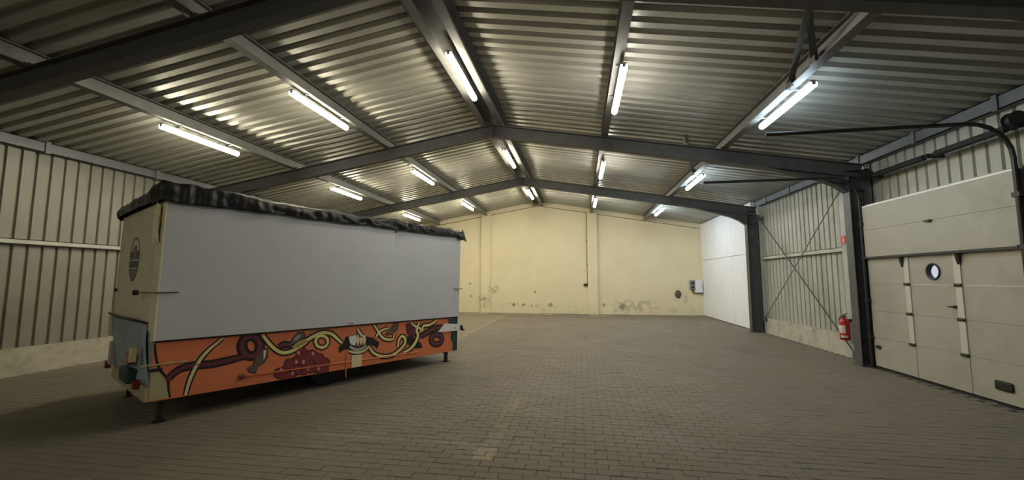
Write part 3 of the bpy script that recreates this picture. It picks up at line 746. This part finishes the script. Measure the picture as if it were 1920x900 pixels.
MURAL = [('poly', 'painted_corner_patch', 'olive', [(-0.015, 0.277), (-0.055, 0.443), (-0.038, 0.579), (0.021, 0.63), (0.07, 0.623), (0.12, 0.492), (0.16, 0.403), (0.19, 0.28)], 0),
('rib', 'painted_outline', 'black', [(0.014, 0.885), (0.037, 0.729), (0.079, 0.601), (0.154, 0.481), (0.17, 0.381), (0.19, 0.28)], 0.025),
('rib', 'painted_vine', 'maroon', [(0.158, 0.481), (0.241, 0.566), (0.37, 0.597), (0.555, 0.588), (0.75, 0.609), (0.903, 0.63), (1.024, 0.609)], 0.051),
('rib', 'painted_vine', 'cream', [(0.331, 0.277), (0.363, 0.451), (0.431, 0.633), (0.515, 0.753), (0.651, 0.878)], 0.037),
('ring', 'painted_loop', 'maroon', [(1.076, 0.74), (1.073, 0.701), (1.06, 0.668), (1.039, 0.642), (1.011, 0.628), (0.979, 0.626), (0.946, 0.637), (0.917, 0.658), (0.892, 0.688), (0.876, 0.724), (0.868, 0.763), (0.871, 0.801), (0.883, 0.834), (0.903, 0.859), (0.931, 0.874), (0.962, 0.877), (0.995, 0.868), (1.025, 0.847), (1.051, 0.817), (1.068, 0.78), (1.076, 0.74)], 0.062),
('poly', 'painted_leaf', 'brown', [(0.981, 0.432), (0.945, 0.478), (1.018, 0.526), (1.035, 0.607), (1.118, 0.705), (1.17, 0.686), (1.171, 0.577), (1.129, 0.522), (1.075, 0.494), (1.048, 0.404)], 0),
('poly', 'painted_highlight', 'white', [(1.125, 0.68), (1.154, 0.676), (1.148, 0.592), (1.127, 0.559)], 0),
('rib', 'painted_vine', 'maroon', [(1.304, 0.702), (1.375, 0.725), (1.475, 0.708)], 0.051),
('poly', 'painted_leaf', 'brown', [(1.44, 0.714), (1.485, 0.798), (1.544, 0.863), (1.622, 0.87), (1.645, 0.809), (1.59, 0.743), (1.502, 0.72)], 0),
('poly', 'painted_highlight', 'grey', [(1.487, 0.773), (1.534, 0.832), (1.597, 0.846), (1.574, 0.796), (1.525, 0.763)], 0),
('rib', 'painted_vine', 'yellow', [(1.101, 0.876), (1.207, 0.737), (1.32, 0.638), (1.43, 0.618), (1.553, 0.66), (1.678, 0.744), (1.505, 0.675), (1.591, 0.723), (1.694, 0.762), (1.812, 0.817), (1.922, 0.837), (2.038, 0.806), (2.131, 0.728), (2.209, 0.657)], 0.051),
('ring', 'painted_loop', 'yellow', [(1.986, 0.701), (1.983, 0.676), (1.971, 0.654), (1.952, 0.637), (1.927, 0.628), (1.899, 0.627), (1.87, 0.635), (1.844, 0.649), (1.824, 0.67), (1.81, 0.695), (1.804, 0.721), (1.807, 0.746), (1.818, 0.768), (1.837, 0.784), (1.861, 0.794), (1.889, 0.795), (1.918, 0.788), (1.944, 0.774), (1.966, 0.753), (1.98, 0.728), (1.986, 0.701)], 0.041),
('poly', 'painted_grape', 'red', [(1.688, 0.583), (1.68, 0.55), (1.654, 0.529), (1.616, 0.525), (1.578, 0.539), (1.549, 0.567), (1.537, 0.601), (1.545, 0.634), (1.571, 0.655), (1.608, 0.66), (1.647, 0.646), (1.676, 0.618)], 0),
('poly', 'painted_grape', 'red', [(1.643, 0.472), (1.634, 0.44), (1.608, 0.419), (1.571, 0.416), (1.534, 0.43), (1.505, 0.459), (1.494, 0.493), (1.501, 0.525), (1.527, 0.546), (1.563, 0.55), (1.601, 0.536), (1.63, 0.507)], 0),
('poly', 'painted_grape', 'red', [(1.741, 0.471), (1.733, 0.439), (1.706, 0.418), (1.668, 0.414), (1.63, 0.429), (1.601, 0.458), (1.588, 0.493), (1.597, 0.525), (1.623, 0.546), (1.66, 0.55), (1.699, 0.536), (1.729, 0.507)], 0),
('poly', 'painted_grape', 'red', [(1.84, 0.524), (1.831, 0.491), (1.803, 0.469), (1.764, 0.466), (1.725, 0.48), (1.695, 0.509), (1.683, 0.544), (1.691, 0.577), (1.718, 0.599), (1.756, 0.603), (1.796, 0.589), (1.827, 0.56)], 0),
('poly', 'painted_grape', 'red', [(1.94, 0.464), (1.931, 0.431), (1.903, 0.409), (1.863, 0.406), (1.822, 0.421), (1.792, 0.45), (1.779, 0.486), (1.788, 0.519), (1.815, 0.54), (1.855, 0.545), (1.896, 0.53), (1.927, 0.501)], 0),
('poly', 'painted_grape', 'red', [(1.822, 0.355), (1.813, 0.322), (1.786, 0.302), (1.747, 0.299), (1.708, 0.314), (1.679, 0.343), (1.666, 0.379), (1.675, 0.411), (1.701, 0.432), (1.739, 0.435), (1.779, 0.42), (1.809, 0.391)], 0),
('poly', 'painted_grape', 'red', [(1.933, 0.338), (1.924, 0.305), (1.896, 0.284), (1.856, 0.281), (1.816, 0.297), (1.786, 0.327), (1.773, 0.362), (1.782, 0.395), (1.809, 0.416), (1.848, 0.42), (1.889, 0.405), (1.92, 0.375)], 0),
('poly', 'painted_grape', 'red', [(2.029, 0.391), (2.02, 0.357), (1.991, 0.336), (1.95, 0.333), (1.909, 0.348), (1.878, 0.378), (1.865, 0.415), (1.874, 0.448), (1.902, 0.469), (1.942, 0.473), (1.984, 0.458), (2.016, 0.428)], 0),
('poly', 'painted_grape', 'red', [(1.729, 0.343), (1.72, 0.311), (1.694, 0.291), (1.656, 0.288), (1.618, 0.303), (1.589, 0.332), (1.577, 0.367), (1.585, 0.399), (1.611, 0.419), (1.648, 0.423), (1.687, 0.408), (1.716, 0.379)], 0),
('poly', 'painted_grape', 'red', [(1.586, 0.34), (1.578, 0.308), (1.552, 0.288), (1.516, 0.286), (1.479, 0.3), (1.451, 0.329), (1.44, 0.363), (1.447, 0.394), (1.472, 0.414), (1.508, 0.418), (1.546, 0.403), (1.574, 0.375)], 0),
('poly', 'painted_grape', 'red', [(2.013, 0.299), (2.004, 0.266), (1.975, 0.245), (1.934, 0.242), (1.893, 0.258), (1.862, 0.288), (1.85, 0.324), (1.858, 0.357), (1.886, 0.378), (1.927, 0.382), (1.968, 0.366), (2.0, 0.336)], 0),
('poly', 'painted_grape', 'red', [(1.485, 0.356), (1.477, 0.325), (1.452, 0.305), (1.417, 0.302), (1.381, 0.317), (1.354, 0.345), (1.342, 0.379), (1.35, 0.409), (1.374, 0.429), (1.409, 0.433), (1.445, 0.419), (1.473, 0.39)], 0),
('poly', 'painted_grape', 'red', [(1.412, 0.343), (1.404, 0.312), (1.38, 0.292), (1.345, 0.29), (1.31, 0.304), (1.283, 0.332), (1.272, 0.365), (1.279, 0.396), (1.303, 0.415), (1.337, 0.419), (1.373, 0.405), (1.4, 0.377)], 0),
('poly', 'painted_grape', 'red', [(1.542, 0.448), (1.534, 0.416), (1.508, 0.396), (1.472, 0.393), (1.436, 0.407), (1.408, 0.435), (1.397, 0.469), (1.404, 0.501), (1.429, 0.521), (1.464, 0.525), (1.501, 0.511), (1.53, 0.483)], 0),
('poly', 'painted_grape', 'red', [(1.636, 0.358), (1.628, 0.326), (1.602, 0.305), (1.566, 0.303), (1.528, 0.318), (1.5, 0.346), (1.488, 0.381), (1.496, 0.412), (1.521, 0.432), (1.557, 0.436), (1.595, 0.421), (1.624, 0.393)], 0),
('poly', 'painted_grape', 'red', [(1.501, 0.291), (1.493, 0.259), (1.468, 0.24), (1.433, 0.237), (1.397, 0.252), (1.37, 0.281), (1.358, 0.315), (1.366, 0.345), (1.39, 0.365), (1.425, 0.368), (1.461, 0.354), (1.489, 0.325)], 0),
('poly', 'painted_highlight', 'pink', [(1.593, 0.588), (1.591, 0.574), (1.585, 0.565), (1.575, 0.562), (1.565, 0.567), (1.558, 0.578), (1.554, 0.593), (1.556, 0.607), (1.563, 0.616), (1.572, 0.619), (1.582, 0.614), (1.59, 0.603)], 0),
('poly', 'painted_highlight', 'pink', [(1.795, 0.556), (1.794, 0.542), (1.787, 0.532), (1.777, 0.53), (1.766, 0.535), (1.758, 0.546), (1.755, 0.561), (1.757, 0.575), (1.763, 0.585), (1.773, 0.588), (1.784, 0.583), (1.792, 0.571)], 0),
('poly', 'painted_highlight', 'pink', [(1.568, 0.47), (1.566, 0.456), (1.56, 0.447), (1.551, 0.444), (1.541, 0.45), (1.533, 0.461), (1.53, 0.475), (1.532, 0.489), (1.538, 0.498), (1.547, 0.501), (1.557, 0.496), (1.565, 0.484)], 0),
('poly', 'painted_highlight', 'pink', [(1.666, 0.456), (1.664, 0.442), (1.657, 0.433), (1.648, 0.43), (1.638, 0.436), (1.63, 0.447), (1.626, 0.462), (1.628, 0.476), (1.635, 0.485), (1.644, 0.487), (1.654, 0.482), (1.662, 0.471)], 0),
('poly', 'painted_highlight', 'pink', [(1.735, 0.355), (1.733, 0.341), (1.726, 0.332), (1.716, 0.33), (1.706, 0.335), (1.698, 0.347), (1.695, 0.361), (1.697, 0.375), (1.703, 0.385), (1.713, 0.387), (1.723, 0.382), (1.731, 0.37)], 0),
('poly', 'painted_highlight', 'pink', [(1.885, 0.332), (1.883, 0.318), (1.876, 0.308), (1.866, 0.306), (1.855, 0.312), (1.847, 0.324), (1.843, 0.339), (1.845, 0.353), (1.852, 0.362), (1.862, 0.365), (1.873, 0.359), (1.881, 0.347)], 0),
('poly', 'painted_highlight', 'pink', [(1.526, 0.324), (1.525, 0.311), (1.518, 0.301), (1.509, 0.299), (1.5, 0.305), (1.492, 0.316), (1.489, 0.33), (1.49, 0.344), (1.497, 0.353), (1.506, 0.355), (1.515, 0.35), (1.523, 0.339)], 0),
('poly', 'painted_highlight', 'pink', [(1.375, 0.392), (1.373, 0.379), (1.367, 0.37), (1.358, 0.367), (1.349, 0.373), (1.342, 0.384), (1.339, 0.398), (1.34, 0.411), (1.346, 0.42), (1.355, 0.422), (1.364, 0.417), (1.372, 0.406)], 0),
('poly', 'painted_leaf', 'black', [(2.179, 0.522), (2.167, 0.599), (2.24, 0.654), (2.266, 0.736), (2.313, 0.731), (2.35, 0.614), (2.338, 0.551), (2.244, 0.569)], 0),
('poly', 'painted_leaf', 'black', [(2.572, 0.677), (2.62, 0.709), (2.724, 0.676), (2.849, 0.596), (2.809, 0.51), (2.746, 0.57), (2.661, 0.565), (2.576, 0.589)], 0),
('poly', 'painted_hand', 'white', [(2.312, 0.738), (2.429, 0.763), (2.442, 0.675), (2.429, 0.605), (2.367, 0.598), (2.332, 0.658)], 0),
('poly', 'painted_finger', 'bone', [(2.493, 0.677), (2.492, 0.638), (2.483, 0.61), (2.47, 0.6), (2.455, 0.613), (2.444, 0.643), (2.438, 0.683), (2.44, 0.722), (2.448, 0.751), (2.462, 0.76), (2.476, 0.748), (2.488, 0.718)], 0),
('poly', 'painted_finger', 'bone', [(2.551, 0.672), (2.549, 0.632), (2.54, 0.603), (2.527, 0.594), (2.512, 0.606), (2.501, 0.637), (2.495, 0.677), (2.497, 0.717), (2.505, 0.745), (2.519, 0.755), (2.533, 0.743), (2.545, 0.712)], 0),
('poly', 'painted_finger', 'bone', [(2.606, 0.666), (2.604, 0.626), (2.595, 0.597), (2.581, 0.588), (2.567, 0.6), (2.555, 0.631), (2.549, 0.672), (2.551, 0.712), (2.56, 0.74), (2.573, 0.75), (2.588, 0.738), (2.6, 0.707)], 0),
('rib', 'painted_cup', 'grey', [(2.335, 0.594), (2.417, 0.542), (2.514, 0.53), (2.627, 0.576)], 0.049),
('rib', 'painted_vine', 'cream', [(2.324, 0.525), (2.452, 0.485), (2.581, 0.498), (2.678, 0.563)], 0.038),
('rib', 'painted_vine', 'cream', [(2.457, 0.847), (2.493, 0.786), (2.553, 0.722)], 0.038),
('poly', 'painted_leaf', 'brown', [(2.968, 0.729), (3.057, 0.783), (3.128, 0.879), (3.214, 0.881), (3.19, 0.772), (3.098, 0.717), (3.006, 0.702)], 0),
('rib', 'painted_vine', 'yellow', [(2.73, 0.9), (2.813, 0.796), (2.889, 0.69), (2.991, 0.632), (3.12, 0.629), (3.132, 0.706)], 0.04),
('rib', 'painted_vine', 'cream', [(2.784, 0.685), (2.833, 0.756), (2.92, 0.797), (3.019, 0.814)], 0.037),
('poly', 'painted_leaf', 'maroon', [(3.382, 0.853), (3.503, 0.86), (3.59, 0.755), (3.573, 0.642), (3.471, 0.635), (3.408, 0.706)], 0),
('poly', 'painted_leaf', 'black', [(3.391, 0.627), (3.512, 0.631), (3.705, 0.497), (3.74, 0.418), (3.582, 0.428), (3.436, 0.51)], 0),
('rib', 'painted_vine', 'yellow', [(2.679, 0.533), (2.77, 0.433), (2.931, 0.367), (3.095, 0.361), (3.243, 0.42), (3.356, 0.518), (3.362, 0.613), (3.291, 0.655), (3.232, 0.595), (3.221, 0.486)], 0.048),
('rib', 'painted_vine', 'yellow', [(3.352, 0.376), (3.48, 0.424), (3.579, 0.51), (3.641, 0.635), (3.607, 0.737), (3.659, 0.858)], 0.056),
('rib', 'painted_vine', 'cream', [(3.482, 0.87), (3.567, 0.806), (3.695, 0.747), (3.687, 0.681)], 0.043),
('rib', 'painted_vine', 'yellow', [(3.74, 0.701), (3.758, 0.792), (3.911, 0.806), (4.068, 0.873)], 0.048),
('rib', 'painted_vine', 'maroon', [(3.701, 0.613), (3.85, 0.667), (4.004, 0.73), (4.237, 0.738)], 0.062),
('ring', 'painted_loop', 'maroon', [(4.216, 0.512), (4.21, 0.484), (4.192, 0.461), (4.162, 0.444), (4.125, 0.435), (4.083, 0.436), (4.042, 0.444), (4.005, 0.461), (3.975, 0.484), (3.955, 0.511), (3.948, 0.539), (3.953, 0.565), (3.971, 0.588), (3.999, 0.605), (4.036, 0.615), (4.077, 0.615), (4.119, 0.607), (4.157, 0.591), (4.188, 0.568), (4.208, 0.541), (4.216, 0.512)], 0.055),
('poly', 'painted_corner_patch', 'green', [(4.353, 0.872), (4.608, 0.892), (4.614, 0.251), (4.483, 0.263), (4.504, 0.393), (4.433, 0.526), (4.46, 0.622), (4.38, 0.78)], 0)]
lay = -.006
for i, (kind, nm, c, P, w) in enumerate(MURAL):
    th = .0006 + .00012*i
    if kind == 'poly':
        grp = nm in ('painted_grape', 'painted_leaf', 'painted_hand', 'painted_finger')
        if grp:
            flat(MB(), P, lay, th, .012).build('painted_outline', T['blackp'], sk)
        o = flat(MB(), P, lay, th+.0004).build(nm, T[COLS[c]], sk)
    else:
        S = spline(P, kind == 'ring')
        if nm != 'painted_outline': ribbon(MB(), S, w*2.0, lay, th, kind == 'rib').build('painted_outline', T['blackp'], sk)
        o = ribbon(MB(), S, w*(.95 if nm != 'painted_outline' else 1.), lay, th+.0004, kind == 'rib').build(nm, T[COLS[c]], sk)
        if c == 'maroon' and w > .045:
            ribbon(MB(), [(a, b+w*.12) for a, b in S], w*.22, lay, th+.0008).build('painted_highlight', plain('paint_mauve', (.14, .06, .075), .5), sk)
# rail along the lower skirt
MB().tube([(.90, -.010, .385), (3.65, -.008, .345)], .011, 10).build('lower_rail', T['orange'], tr, smooth=True)
MB().lathe([(.03, 0), (.03, .05)], (.86, -.012, .386), (1, 0, 0), 12).build('rail_end', T['maroon'], tr)
MB().bevbox(2.375, 2.545, -.02, .0, .268, .45, .003).build('tan_plate', T['cream_p'], tr)
MB().tube([(2.285, -.012, .50), (2.29, -.012, .14)], .009, 8).build('drain_pipe', T['orange'], tr)
MB().tube([(-.09, -.010, .655), (.32, -.012, .655)], .008, 8).build('side_bar', T['olive'], tr)
MB().bevbox(-.02, .10, -.02, .0, .585, .615, .003).build('latch', T['blackp'], tr)
MB().prism([(4.10, -.03, .655), (4.26, -.03, .80), (4.66, -.03, .765), (4.66, -.03, .64)], (0, .02, 0)).build('bracket_plate', T['whitep'], tr)
MB().lathe([(.012, 0), (.012, .006)], (4.52, -.03, .70), (0, -1, 0), 10).build('bolt', M['iron'], tr)
MB().lathe([(.03, 0), (.045, .02), (.045, .05), (.02, .06)], (4.66, -.02, .70), (1, 0, 0), 14).build('side_lamp', M['black'], tr)
MB().tube([(4.70, -.02, .66), (4.78, -.02, .64)], .02, 8).build('lamp_stem', M['black'], tr)
# end: blue-grey tarp over the nose, chassis beam, lamps
bt = MB(); nu, nv = 16, 10
for j in range(nv+1):
    f = j/nv; z = 1.085 - f*.66
    for i in range(nu+1):
        g = i/nu; v = (.30 - .32*f) + g*((2.40 - .55*f) - (.30 - .32*f))
        e_ = min(1, .1+g*5)*min(1, .1+(1-g)*5)
        bt.v.append((-.006 - .035*e_ - .02*e_*math.sin(f*2.6) - .012*math.sin(g*19 + f*3) - .008*math.sin(g*7+5*f), v, z + (.015*math.sin(g*9) if j in (0, nv) else 0)))
for j in range(nv):
    for i in range(nu): bt.f.append((j*(nu+1)+i, j*(nu+1)+i+1, (j+1)*(nu+1)+i+1, (j+1)*(nu+1)+i))
o = bt.build('nose_tarp', T['blue'], tr, smooth=True); o.modifiers.new('solidify', 'SOLIDIFY').thickness = .006
MB().tube([(-.02, .30, 1.09), (-.06, 1.0, 1.10), (-.06, 1.8, 1.085), (-.045, 2.43, 1.095)], .014, 8).build('tarp_hem', T['blackp'], tr, smooth=True)
MB().bevbox(.0, .03, .0, 1.92, .40, 1.08, .004).build('nose_panel', T['blue'], tr)
MB().bevbox(-.03, .06, .0, 1.92, .262, .42, .008).build('chassis_beam', T['olive'], tr)
MB().bevbox(-.05, .0, 2.36, 2.43, .80, 1.06, .008).build('corner_bracket', T['post'], tr)
for v in (.30, 2.05):
    MB().bevbox(-.09, -.03, v-.06, v+.06, .37, .47, .008).build('tail_lamp', T['lamp_red'], tr)
MB().bevbox(-.10, -.04, 1.66, 1.80, .46, .76, .01).build('lamp_board', T['greyp'], tr)
MB().bevbox(-.13, -.08, .38, .62, .62, .75, .02).build('reflector', T['lamp_red'], tr)
MB().bevbox(-.14, -.05, .35, .75, .42, .58, .02).build('tool_box', T['green'], tr)
MB().bevbox(-.15, -.09, .19, .25, .68, .84, .006).build('marker_post', T['cream_p'], tr)
# logo on the end panel
lg = MB(); n = 40; cv_, cz_ = 1.39, 1.855
def disc_part(z0, z1, r, x, th):
    P = []
    for k in range(n): 
        a = 2*math.pi*k/n; v = cv_ + r*math.cos(a); z = cz_ + r*math.sin(a)
        P.append((v, min(max(z, cz_+z0), cz_+z1)))
    return MB().prism([(x, v, z) for v, z in P], (-th, 0, 0))
rr = MB()
for k in range(n):
    for r in (.295, .27): a = 2*math.pi*k/n; rr.v.append((-.003, cv_+r*math.cos(a), cz_+r*math.sin(a)))
for k in range(n): k2 = (k+1) % n; rr.f.append((2*k, 2*k2, 2*k2+1, 2*k+1))
ep = [o for o in tr.children if o.name.startswith('end_panel')][0]
rr.build('logo_ring', T['logo_mid'], ep)
disc_part(-.28, -.125, .28, 0, .003).build('logo_band', T['logo_mid'], ep)
disc_part(-.115, -.02, .28, 0, .004).build('logo_band', T['logo_dark'], ep)
disc_part(-.01, .09, .26, 0, .003).build('logo_band', T['logo_mid'], ep)
for dv in (-.17, .17): MB().bevbox(-.005, 0, cv_+dv-.06, cv_+dv+.06, cz_-.01, cz_+.10, .001).build('logo_mark', T['logo_dark'], ep)
MB().prism([(-.002, cv_-.13, cz_+.10), (-.002, cv_+.13, cz_+.10), (-.002, cv_+.07, cz_+.17), (-.002, cv_-.06, cz_+.18)], (-.003, 0, 0)).build('logo_mark', T['logo_mid'], ep)
for zz in (-.12, -.015): MB().box(-.005, 0, cv_-.26, cv_+.26, cz_+zz-.006, cz_+zz+.006).build('logo_line', T['whitep'], ep)
# legs and wheels
for u, v in ((.14, .12), (.14, 1.74), (4.44, .12), (4.44, 1.74)):
    zb = .013*u + .0
    MB().box(u-.025, u+.025, v-.025, v+.025, zb+.012, .36).box(u-.055, u+.055, v-.055, v+.055, zb, zb+.014).build('leg', M['iron'], tr)
for v in (.28, 1.62):
    wz = .013*2.1 + .30
    smooth_by_angle(MB().lathe([(.17, -.09), (.27, -.095), (.30, -.07), (.30, .07), (.27, .095), (.17, .09)], (2.1, v, wz), (0, 1, 0), 28).build('wheel', M['black'], tr))
MB().tube([(2.1, .28, .33), (2.1, 1.62, .33)], .035, 10).build('axle', M['iron'], tr)
MB().tube([(4.30, .05, .255), (4.36, .03, .19), (4.42, .05, .23)], .012, 8).build('hook', M['iron'], tr)
# tarpaulin: top sheet and a crumpled hanging hem
def tarp():
    mb = MB(); x0, x1, y0, y1 = -.055, TL+.05, -.075, TW+.05
    per = []; st = .028
    def edge(a, c):
        L = (Vector(c)-Vector(a)).length; k = int(L/st)
        for i in range(k): per.append(Vector(a).lerp(Vector(c), i/k))
    edge((x0, y0), (x1, y0)); edge((x1, y0), (x1, y1)); edge((x1, y1), (x0, y1)); edge((x0, y1), (x0, y0))
    n = len(per); cx, cy = (x0+x1)/2, (y0+y1)/2
    def outn(p):
        o = Vector((0, 0))
        if p.y <= y0+1e-4: o.y -= 1
        if p.y >= y1-1e-4: o.y += 1
        if p.x <= x0+1e-4: o.x -= 1
        if p.x >= x1-1e-4: o.x += 1
        return o.normalized() if o.length else o
    nz = lambda p, s, k=0: noise.noise(Vector((p.x*s, p.y*s, k)))
    rows = 8; ring_idx = []
    for r in range(rows+1):
        f = r/rows                         # 0 hem .. 1 edge
        idx = []
        for p in per:
            o = outn(p); edge_z = 2.635 + .055*nz(p, 1.1, 3) + .045*nz(p, 5, 8) - .012*p.x - .02*max(0, p.y)
            if p.x < 1.1 and p.y < .8: edge_z += .05*(1-p.x/1.1)*(1-max(0, p.y)/.8)
            onend = p.x <= x0+1e-4 and p.y > .35
            hem = (2.50 if onend else 2.462) + .018*nz(p, 2.2, 11) + .010*nz(p, 9, 2)
            if p.x > x1-.16 and p.y < .2: hem -= .035
            fold = .06*nz(p, 6.5, 1) + .05*nz(p, 14, 5) + .025*nz(p + Vector((f*.12, 0)), 9, f*2.2)
            if p.x > 3.9 and p.y < 1: fold *= .25
            if onend: fold *= .3
            amp = math.sin(min(1, f*1.1)*math.pi*.85 + .3)
            q = p + o*(fold*amp + .012 + .03*f*(1-f)*2)
            z = hem + (edge_z-hem)*f + .02*nz(p, 7, f*3)*math.sin(f*math.pi)
            idx.append(len(mb.v)); mb.v.append((q.x, q.y, z))
        ring_idx.append(idx)
    for k_, s in enumerate((.985, .94, .8, .5, .2)):
        idx = []
        for p in per:
            q = Vector((cx + (p.x-cx)*(1-(1-s)*.35) if s > .9 else cx+(p.x-cx)*s, cy + (p.y-cy)*s))
            z = 2.66 - .012*q.x + .07*(1-s) + .045*nz(q, 2.2, 4) + .02*nz(q, 6, 9)
            idx.append(len(mb.v)); mb.v.append((q.x, q.y, z))
        ring_idx.append(idx)
    for a, c in zip(ring_idx, ring_idx[1:]):
        for i in range(n): j = (i+1) % n; mb.f.append((a[i], a[j], c[j], c[i]))
    mb.f.append(tuple(ring_idx[-1]))
    o = mb.build('roof_tarpaulin', T['tarp'], tr, smooth=True); o.modifiers.new('solidify', 'SOLIDIFY').thickness = .005
    # loose pointed corner at the far end
    MB().prism([(TL+.02, -.09, 2.62), (TL+.05, -.09, 2.44), (TL+.15, -.07, 2.40)], (0, .03, 0)).build('tarp_corner', T['tarp'], tr)
tarp()
